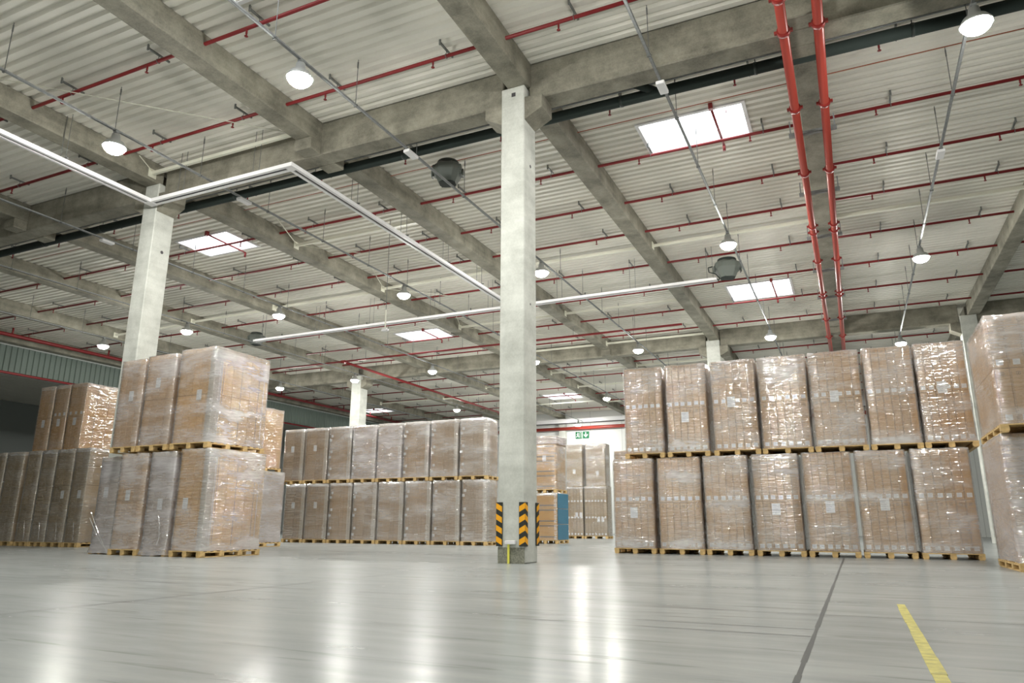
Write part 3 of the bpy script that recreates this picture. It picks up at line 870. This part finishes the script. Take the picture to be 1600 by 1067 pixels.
t = thing('earthing_strip', 'yellow strip under a small white cover at the foot of the central column', 'earthing strip', (-6.19, 13.16, 0))
b = MB(); b.box(-0.022, 0.022, -0.02, -0.006, 0, 0.36); b.build('strip', 'strapyellow', t)
b = MB(); b.box(-0.06, 0.16, -0.06, 0.012, 0.36, 0.43, 0, 0.008); b.build('cover', 'white', t)

b = MB()
fr_ = random.Random(5)
yy = 0.6
while yy < 8.15:
    y2 = min(8.15, yy + 0.55)
    j = [fr_.uniform(-0.003, 0.003) for _ in range(4)]
    b.box(0.262 + j[0], 0.332 + j[2], yy, y2 - 0.006, 0.0, 0.003)
    yy = y2
tag(b.build('floor_marking', 'yellow'), 'worn yellow line painted on the floor at the lower right', 'floor marking')

# ------------------------------------------------------------------ pallets and wrapped loads
PH = 0.14
_pc = {}
def pallet_parts(w, d, full):
    key = (round(w, 2), round(d, 2), full)
    if key in _pc:
        return _pc[key]
    r = random.Random(len(_pc) + 1)
    deck = MB()
    n = max(5, int(d / 0.17))
    for k in range(n):                              # top boards run along x
        y0 = -d / 2 + k * (d - 0.10) / (n - 1)
        deck.box(-w / 2, w / 2, y0, y0 + 0.10, 0.118, 0.138, 0)
    for x in (-w / 2 + 0.06, 0, w / 2 - 0.06):      # stringers along y
        deck.box(x - 0.06, x + 0.06, -d / 2, d / 2, 0.098, 0.118, 0)
    bl = MB(); bl.box(-0.065, 0.065, -0.07, 0.07, 0.02, 0.098, 0, 0.004)
    bb = MB(); bb.box(-0.05, 0.05, -d / 2, d / 2, 0.0, 0.02)
    ny = 3 if d < 1.5 else 4
    bpos = [(x, y) for x in (-w / 2 + 0.066, 0, w / 2 - 0.066) for y in [-d / 2 + 0.072 + k * (d - 0.144) / (ny - 1) for k in range(ny)]]
    bx = (-w / 2 + 0.066, 0, w / 2 - 0.066)
    if full:
        out = (deck.mesh('deck_boards', 'wood'), bl.mesh('block', 'wood'), bb.mesh('bottom_board', 'wood'), bpos, bx)
    else:
        for (x, y) in bpos:
            deck.box(x - 0.065, x + 0.065, y - 0.07, y + 0.07, 0.02, 0.098)
        for x in bx:
            deck.box(x - 0.05, x + 0.05, -d / 2, d / 2, 0, 0.02)
        out = (deck.mesh('pallet', 'wood'), None, None, bpos, bx)
    _pc[key] = out
    return out

_cc = {}
def carton_mesh(w, d, h, mat, mark):
    key = (round(w, 3), round(d, 3), round(h, 3), mat, mark)
    if key in _cc:
        return _cc[key]
    b = MB()
    b.box(-w / 2, w / 2, -d / 2, d / 2, 0, h, 0, 0.009)
    yf = -d / 2 - 0.0015
    def rect(x0, x1, z0, z1, m):
        b.face([(x0, yf, z0), (x1, yf, z0), (x1, yf, z1), (x0, yf, z1)], m)
    if mark == 'icons':                       # small printed square icon at the carton top
        s = min(0.03, w * 0.2)
        z = h - 0.09
        rect(-s, s, z - s, z - s + 0.007, 1); rect(-s, s, z + s - 0.007, z + s, 1)
        rect(-s, -s + 0.007, z - s, z + s, 1); rect(s - 0.007, s, z - s, z + s, 1)
        rect(-0.006, 0.006, z - s * 0.6, z + s * 0.6, 1)
        rect(-w * 0.44, -w * 0.44 + 0.006, 0.04, h - 0.04, 1)
    elif mark == 'bands':                     # dark tape bands across a wide carton
        for z in (h * 0.16, h * 0.86):
            rect(-w * 0.45, w * 0.45, z, z + 0.05, 2)
    elif mark == 'dots':                      # hand-hole rows
        for k in range(6):
            x = -w * 0.4 + k * w * 0.16
            rect(x, x + w * 0.06, h * 0.42, h * 0.42 + 0.03, 2)
    elif mark == 'side':
        rect(-w * 0.2, -w * 0.2 + 0.01, 0.03, h - 0.03, 1)
    # side-face vertical joint and tape
    for s in (-1, 1):
        x = s * (w / 2 + 0.0015)
        b.face([(x, -0.02, 0.02), (x, 0.0, 0.02), (x, 0.0, h - 0.02), (x, -0.02, h - 0.02)], 1)
    me = b.mesh('carton', [mat, 'ink', 'inkgrey'], fix=False)
    _cc[key] = me
    return me

def label_mesh(w, h, seed=0):
    b = MB()
    b.box(-w / 2, w / 2, -0.002, 0, 0, h, 0)
    r = random.Random(seed)
    y = -0.0028
    z = h * 0.85
    while z > h * 0.12:
        x1 = w * r.uniform(0.0, 0.42)
        b.face([(-w * 0.42, y, z - h * 0.04), (x1, y, z - h * 0.04), (x1, y, z), (-w * 0.42, y, z)], 1)
        z -= h * 0.16
    return b.mesh('label', ['paper', 'papergrey'])
LBL = label_mesh(0.105, 0.10, 1)
NOTE = label_mesh(0.16, 0.25, 2)
NOTEW = label_mesh(0.2, 0.28, 4)

_wc = {}
def wrap_mesh(w, d, z0, h, skirt, mat, seed):
    """stretch film: thin wrinkled shell around the load, bunched at the top, or flared to the floor"""
    key = (round(w, 2), round(d, 2), round(z0, 2), round(h, 2), skirt, mat, seed)
    if key in _wc:
        return _wc[key]
    r = random.Random(seed * 13 + 5)
    b = MB()
    c = 0.035
    hw, hd = w / 2, d / 2
    def side(p, q, n):
        return [(p[0] + (q[0] - p[0]) * k / n, p[1] + (q[1] - p[1]) * k / n) for k in range(n)]
    nx, ny = max(4, int(w / 0.16)), max(4, int(d / 0.2))
    ring = side((-hw + c, -hd), (hw - c, -hd), nx) + side((hw - c, -hd), (hw, -hd + c), 1) + side((hw, -hd + c), (hw, hd - c), ny) + side((hw, hd - c), (hw - c, hd), 1) \
        + side((hw - c, hd), (-hw + c, hd), nx) + side((-hw + c, hd), (-hw, hd - c), 1) + side((-hw, hd - c), (-hw, -hd + c), ny) + side((-hw, -hd + c), (-hw + c, -hd), 1)
    rows = max(8, int(h / 0.12))
    nr = len(ring)
    i0 = len(b.v)
    for j in range(rows + 1):
        t = j / rows
        z = z0 + h * t
        bulge = 0.0
        if skirt:
            bulge = 0.06 * max(0, 1 - (z / 0.3)) ** 1.5
        for k, (x, y) in enumerate(ring):
            a = 1 + (bulge + r.uniform(0, 0.006)) / max(0.3, math.hypot(x, y))
            zz = z
            if j == 0:
                zz += r.uniform(0, 0.03) if not skirt else r.uniform(0.0, 0.035)
            if j == rows:
                zz += r.uniform(-0.012, 0.012)
            b.v.append((x * a, y * a, zz))
    for j in range(rows):
        for k in range(nr):
            k2 = (k + 1) % nr
            b.f.append((i0 + j * nr + k, i0 + j * nr + k2, i0 + (j + 1) * nr + k2, i0 + (j + 1) * nr + k))
            b.m.append(1 if j == rows - 1 else 0); b.s.append(True)
    # top folds inwards
    i1 = len(b.v)
    for (x, y) in ring:
        b.v.append((x * 0.86, y * 0.86, z0 + h + r.uniform(-0.004, 0.012)))
    for k in range(nr):
        k2 = (k + 1) % nr
        b.f.append((i0 + rows * nr + k, i0 + rows * nr + k2, i1 + k2, i1 + k)); b.m.append(1); b.s.append(True)
    b.f.append(tuple(i1 + k for k in range(nr))); b.m.append(1); b.s.append(False)
    me = b.mesh('stretch_wrap', [mat, 'filmrim'], fix=False)
    _wc[key] = me
    return me

def lettering(txt, size, parent, loc, rot, mat):
    cu = bpy.data.curves.new('lettering', 'FONT')
    cu.body = txt; cu.size = size; cu.align_x = 'LEFT'; cu.extrude = 0.0008
    tmp = bpy.data.objects.new('lettering', cu)
    COL.objects.link(tmp)
    dg = bpy.context.evaluated_depsgraph_get()
    me = bpy.data.meshes.new_from_object(tmp.evaluated_get(dg))
    bpy.data.objects.remove(tmp)
    me.materials.clear(); me.materials.append(M[mat])
    o = bpy.data.objects.new('printed_lettering', me)
    COL.objects.link(o); o.parent = parent; o.location = loc; o.rotation_euler = rot
    return o

def load(label, x0, x1, yf, depth, z0, z1, group, cols=6, tiers=2, nd=1, mat='card', mark='icons', film='film', squares=(), notes=(), pallet='full',
         skirt=False, edges=(), rz=0.0, straps=False, side_straps=False, seed=0, tails=(), words=(), name='pallet_load', cat='pallet load', wide_note=False, topgap=0.0, ext=None, tags=()):
    """one wrapped pallet: pallet, cartons, edge boards, film, papers - everything moves together"""
    w = x1 - x0
    if pallet == 'none':
        ph = 0.0
    else:
        ph = PH
    H = z1 - z0
    t = thing(name, label, cat, ((x0 + x1) / 2, yf + depth / 2, z0), rz, group)
    if pallet == 'full':
        dk, bl, bb, bpos, bx = pallet_parts(w, depth, True)
        p = link('pallet', dk, t)
        for (x, y) in bpos:
            link('block', bl, p, (x, y, 0))
        for x in bx:
            link('bottom_board', bb, p, (x, 0, 0))
    elif pallet == 'simple':
        link('pallet', pallet_parts(w, depth, False)[0], t)
    ins = 0.035
    cw = (w - 2 * ins) / cols; cdp = (depth - 2 * ins) / nd; chh = (H - ph - 0.012) / tiers
    for j in range(tiers):
        for i in range(cols):
            for k in range(nd):
                mk = mark if k == 0 else None
                me = carton_mesh(cw - 0.006, cdp - 0.006, chh - 0.006, mat, mk)
                o = link('carton', me, t, (-w / 2 + ins + (i + 0.5) * cw, -depth / 2 + ins + (k + 0.5) * cdp, ph + 0.002 + j * chh))
                if k == 0 and j in squares:
                    jx = ((i * 7 + j * 3 + seed) % 5 - 2) * 0.004
                    link('carton_label', LBL, o, (jx, -(cdp - 0.006) / 2 - 0.0025, 0.05 + ((i * 5 + seed) % 3) * 0.004))
    yw = -depth / 2 + ins - 0.006
    for (u, v) in notes:
        link('delivery_note', NOTEW if wide_note else NOTE, t, (-w / 2 + u * w, yw - 0.003, ph + v * (H - ph)))
    for s in edges:                                  # corrugated edge boards standing at the corners
        b = MB()
        ew = 0.16
        xe = s * (w / 2 - ins + 0.004)
        b.box(min(xe, xe - s * ew), max(xe, xe - s * ew), yw - 0.004, yw, ph + 0.01, H - 0.02)
        b.box(min(xe, xe - s * 0.004), max(xe, xe - s * 0.004), yw, yw + ew * 1.5, ph + 0.01, H - 0.02)
        nn = int((H - ph) / 0.11)
        for k in range(nn):
            z = ph + 0.05 + k * 0.11
            b.box(min(xe, xe - s * ew), max(xe, xe - s * ew), yw - 0.007, yw - 0.004, z, z + 0.035)
        b.build('edge_board', 'edge', t, fix=False)
    if straps:
        for s in straps:
            b = MB(); b.box(s * w / 2 - 0.008, s * w / 2 + 0.008, yw - 0.009, yw - 0.006, ph, H - 0.01)
            b.build('strap', 'strap', t)
    if side_straps:
        for sgn, pos in side_straps:
            b = MB(); xs = sgn * (w / 2 - ins + 0.012)
            b.box(min(xs, xs + 0.003), max(xs, xs + 0.003), -depth / 2 + pos * depth - 0.008, -depth / 2 + pos * depth + 0.008, ph, H - 0.01)
            b.build('strap', 'strap', t)
    if film:
        fz0 = 0.012 if skirt else (ph - 0.02 if ph else 0.01)
        link('stretch_wrap', wrap_mesh(w - 0.02, depth - 0.02, fz0, H - 0.006 - fz0 - topgap, skirt, film, seed % 4), t)
    for pts in tails:                                # twisted film ends hanging off the wrap
        b = MB(); b.path([Vector(q) for q in pts], 0.009, 5); b.build('film_tail', 'filmrim', t)
    for (u, v) in tags:
        link('carton_label', LBL, t, (-w / 2 + u * w, yw - 0.011, ph + v * (H - ph)))
    for (txt, sz, lx, ly, lz, rot) in words:
        lettering(txt, sz, t, (lx, ly, lz), rot, 'inkpale')
    return t

R90 = math.pi / 2
# ---- right-hand row (two tiers, seven loads each)
RY, RD = 19.45, 1.9
upx = [(-5.62, -4.52), (-4.44, -3.32), (-3.21, -2.04), (-2.0, -0.79), (-0.75, 0.45), (0.5, 1.61), (1.64, 2.72)]
lox = [(-6.0, -4.86), (-4.77, -3.6), (-3.55, -2.4), (-2.32, -1.18), (-1.12, 0.02), (0.08, 1.2), (1.28, 2.5)]
lown = [[(0.5, 0.33)], [], [], [(0.46, 0.36)], [(0.5, 0.38)], [(0.5, 0.40)], []]
upn = [[], [(0.46, 0.33)], [(0.44, 0.47)], [], [(0.46, 0.46)], [], [(0.47, 0.48)]]
for k in range(7):
    load('wrapped tan cartons on a pallet, floor tier, %s from left in the right-hand row' % ORD[k], lox[k][0], lox[k][1], RY, RD, 0, 2.5, 'right-hand row of wrapped loads',
         squares=(0, 1), notes=lown[k], seed=k, wide_note=True, film='film')
    load('wrapped tan cartons on a pallet, upper tier, %s from left in the right-hand row' % ORD[k], upx[k][0], upx[k][1], RY + 0.02, RD, 2.5, 5.02, 'right-hand row of wrapped loads',
         squares=(0, 1), notes=upn[k], seed=k + 2, wide_note=True, film='film')
load('wrapped carton stack peeking out behind the left end of the right-hand row', -6.6, -5.5, RY + 2.1, 1.0, 0, 2.95, None, cols=5, tiers=3, squares=(0, 2), pallet='simple', seed=3)

# ---- stacks at the right edge, nearer to the camera
load('wrapped pallet at the right picture edge, on the floor and nearest the camera', 2.36, 3.62, 14.75, 2.1, 0, 2.28, None, cols=5, tiers=2, nd=2, squares=(0,), film='filmheavy', seed=1)
load('wrapped pallet in the upper tier at the right picture edge', 2.38, 3.64, 14.6, 2.2, 2.28, 4.35, None, cols=5, tiers=2, nd=2, squares=(0, 1), film='film', seed=2, notes=[(0.75, 0.36)], wide_note=True)
load('wrapped pallet standing between the right-hand row and the rightmost stack', 2.84, 4.04, 17.05, 1.9, 0, 2.5, None, cols=5, tiers=2, nd=2, film='filmlight', seed=3)
load('upper wrapped pallet behind the rightmost stack', 2.86, 4.06, 17.1, 1.9, 2.5, 4.9, None, cols=5, tiers=2, nd=2, film='filmlight', seed=0)

# ---- near stack at the left (four on the floor, three on top)
LY, LD = 12.05, 1.8
GL = 'near left stack of wrapped loads'
load('grey wrapped pallet with film trailing to the floor, left end of the near stack', -17.22, -16.42, LY + 0.25, LD, 0, 2.35, GL, cols=2, tiers=2, mat='cardgrey', mark='dots', film='filmheavy', skirt=True, seed=1,
     notes=[(0.40, 0.55)], tails=[[(-0.48, -0.92, 0.85), (-0.1, -0.95, 0.45), (0.42, -0.98, 0.03)], [(-0.45, -0.92, 0.98), (-0.05, -0.95, 0.5), (0.46, -1.0, 0.02)]])
load('brown wrapped pallet with small carton grid, second from left of the near stack', -16.25, -15.26, LY + 0.05, LD, 0, 2.383, GL, cols=5, tiers=2, nd=2, mat='card', mark=None, film='filmshiny', seed=2, notes=[(0.42, 0.50)])
load('milky wrapped pallet with film flaring on the floor, third of the near stack', -15.14, -14.28, LY + 0.02, LD, 0, 2.383, GL, cols=4, tiers=2, mat='cardgrey', mark=None, film='filmheavy', skirt=True, seed=3, notes=[(0.55, 0.40)],
     tails=[[(0.1, -0.92, 0.9), (0.2, -0.94, 0.7), (0.22, -0.94, 0.4), (0.18, -0.95, 0.25)]])
load('large golden-brown wrapped pallet at the right corner of the near stack, on the floor', -14.15, -13.17, LY, LD, 0, 2.417, GL, cols=4, tiers=2, nd=3, mat='cardgold', mark=None, film='filmshiny', seed=0, notes=[(0.33, 0.40)], edges=(1,),
     side_straps=((1, 0.12), (1, 0.88)))
load('tall shiny wrapped pallet on top of the near stack, at its left', -16.68, -15.78, LY + 0.05, LD, 2.417, 4.752, GL, cols=4, tiers=2, nd=1, mat='card', mark=None, film='filmshiny', seed=1, notes=[(0.55, 0.52)])
load('tall shiny wrapped pallet on top of the near stack, in its middle', -15.71, -14.67, LY + 0.03, LD, 2.417, 4.786, GL, cols=4, tiers=2, nd=1, mat='card', mark=None, film='filmshiny', seed=2, notes=[(0.45, 0.63)])
load('big shiny wrapped pallet topping the right corner of the near stack', -14.53, -13.31, LY, LD, 2.417, 4.82, GL, cols=5, tiers=2, nd=3, mat='cardgold', mark=None, film='filmshiny', seed=3, notes=[(0.62, 0.44)], edges=(1,),
     side_straps=((1, 0.10), (1, 0.90)))

# ---- two loads just behind the near stack
load('golden plain carton load peeking out right of the near stack, upper tier', -19.3, -18.0, 17.5, 2.1, 2.45, 4.62, None, cols=2, tiers=1, nd=1, mat='cardgold', mark=None, film='filmlight', pallet='simple', seed=1)
load('grey-brown wrapped load on the floor behind the near stack', -19.2, -17.75, 17.5, 2.1, 0, 2.45, None, cols=2, tiers=1, nd=1, mat='cardgrey', mark=None, film='filmheavy', pallet='simple', seed=2)

# ---- far-left row
FY = 15.4
GF = 'far left row of wrapped loads'
for k, (a, c) in enumerate(((-27.50, -26.53), (-26.49, -25.52), (-25.33, -24.60), (-24.58, -23.80), (-23.79, -22.90), (-22.88, -22.13))):
    load('dull brown load of five carton layers, %s from left in the far-left row' % ORD[k], a, c, FY, 1.2, 0, 3.10, GF, cols=2 if k > 0 else 2, tiers=5, nd=1, mat='carddull', mark='side', film='filmlight', pallet='simple', seed=k,
         notes=[(0.62, 0.46)] if k >= 4 else [], tails=[[(0.1, -0.62, 0.75), (0.16, -0.63, 0.5), (0.2, -0.64, 0.2)]] if k > 1 else [])
for k, (a, c) in enumerate(((-25.30, -24.51), (-24.49, -23.72), (-23.70, -22.84))):
    load('brown wrapped carton stack standing on the far-left row, %s of three' % ORD[k], a, c, FY + 0.05, 1.75, 3.10, 5.30, 'wrapped stacks on the far-left row', cols=3, tiers=2, nd=1 if k < 2 else 2, mat='card', mark=None, film='filmlight', pallet='none', seed=k,
         notes=[(0.5, 0.36)], squares=(1,) if k else ())

# ---- long grey-brown wall of tall cartons in the middle
MY, MD = 24.0, 0.95
mu = [-22.02, -20.85, -19.6, -18.4, -17.18, -15.94, -14.69, -13.41, -12.15]
ml = [-21.75, -20.62, -19.42, -18.24, -17.03, -15.78, -14.54, -13.28, -12.15]
GM = 'long wall of tall wrapped cartons'
TG = ((0.14, 0.80), (0.08, 0.72), (0.14, 0.50), (0.08, 0.40), (0.14, 0.18), (0.08, 0.07))
for k in range(8):
    nt_ = [(0.45, 0.55)] if k < 2 else []
    heavy = 'filmheavy' if k in (3, 4) else 'film'
    words = []
    if k == 7:
        words = [('PHILIPS PHILIPS', 0.2, 0.52, -MD / 2 + 0.012, 0.2, (R90, -R90, 0))]
    elif k in (1, 3, 5):
        words = [('PHILIPS', 0.17, 0.5 if k == 5 else 0.48, -MD / 2 + 0.012, 0.2, (R90, -R90, 0))]
    load('tall grey-brown wrapped carton, floor tier, %s from left in the long middle row' % ORD[k], ml[k] + 0.02, ml[k + 1] - 0.03, MY, MD, 0, 2.36, GM, cols=2, tiers=1, mat='cardgrey', mark='side', film='filmlight' if k < 3 else 'film', pallet='simple', seed=k,
         notes=nt_, straps=(0.72,), edges=(1,), words=words, tags=TG if k >= 2 and k != 4 else ())
    load('tall grey-brown wrapped carton, upper tier, %s from left in the long middle row' % ORD[k], mu[k] + 0.02, mu[k + 1] - 0.03, MY, MD, 2.36, 4.66, GM, cols=2, tiers=1, mat='cardgrey', mark='side', film=heavy if k > 1 else 'filmlight', pallet='simple', seed=k + 1,
         notes=nt_, straps=(0.72,), edges=(1,), tags=TG if k >= 2 and k != 4 else ())
    if k >= 2:
        pass

# ---- stacks behind the central column, right side
E0, E1 = -12.1, -10.98
load('brown wrapped pallet with a blue film end, right behind the central column', E0, E1, 28.0, 1.25, 0, 2.02, None, cols=1, tiers=3, mat='cardgold', mark='bands', film='filmlight', pallet='full', seed=0,
     words=[('PHILIPS PHILIPS PHILIPS', 0.185, 0.52, -0.612, 0.16, (R90, -R90, 0))], ext='blue')
bpy.context.view_layer.update()
bt = [o for o in COL.objects if o.get('label', '').startswith('brown wrapped pallet with a blue')][0]
b = MB()
for k in range(3):
    z0 = PH + 0.01 + k * 0.62
    b.box(0.553, 0.562, -0.6, 0.6, z0, z0 + 0.6, 0, 0.004)
b.build('blue_film_sheet', 'bluefilm', bt)
load('brown wrapped pallet of big cartons on top of the blue-ended load', E0, E1 - 0.06, 28.02, 1.25, 2.02, 4.0, None, cols=1, tiers=3, mat='cardgold', mark='bands', film='film', pallet='full', seed=1, notes=[(0.5, 0.62)])
load('flat wrapped carton lying on top of the stack behind the central column', E0 + 0.02, E1 - 0.02, 28.05, 1.2, 4.0, 4.36, None, cols=1, tiers=1, mat='cardgrey', mark=None, film='filmheavy', pallet='none', seed=2, name='wrapped_carton', cat='carton')

FYY = 40.0
load('brown wrapped load with label rows on the floor by the far wall, left one', -15.15, -14.12, FYY, 1.0, 0, 2.9, 'stacks near the far wall', cols=5, tiers=3, mat='carddull', film='filmlight', squares=(0, 1, 2), pallet='simple', seed=0, notes=[(0.6, 0.38), (0.85, 0.38)])
load('brown wrapped load with label rows on the floor by the far wall, right one', -14.08, -12.7, FYY, 1.0, 0, 2.9, 'stacks near the far wall', cols=7, tiers=3, mat='carddull', film='filmlight', squares=(0, 1, 2), pallet='simple', seed=1, notes=[(0.62, 0.28), (0.8, 0.28)])
load('tall wrapped carton stack in the upper tier by the far wall, left one', -15.15, -14.12, FYY, 1.0, 2.9, 5.33, 'stacks near the far wall', cols=1, tiers=2, mat='carddull', mark=None, film='film', pallet='none', seed=2, notes=[(0.5, 0.3)])
load('tall wrapped carton stack in the upper tier by the far wall, right one', -13.95, -12.74, FYY, 1.0, 2.9, 5.33, 'stacks near the far wall', cols=2, tiers=2, mat='carddull', mark=None, film='film', pallet='none', seed=3, notes=[(0.6, 0.25)])
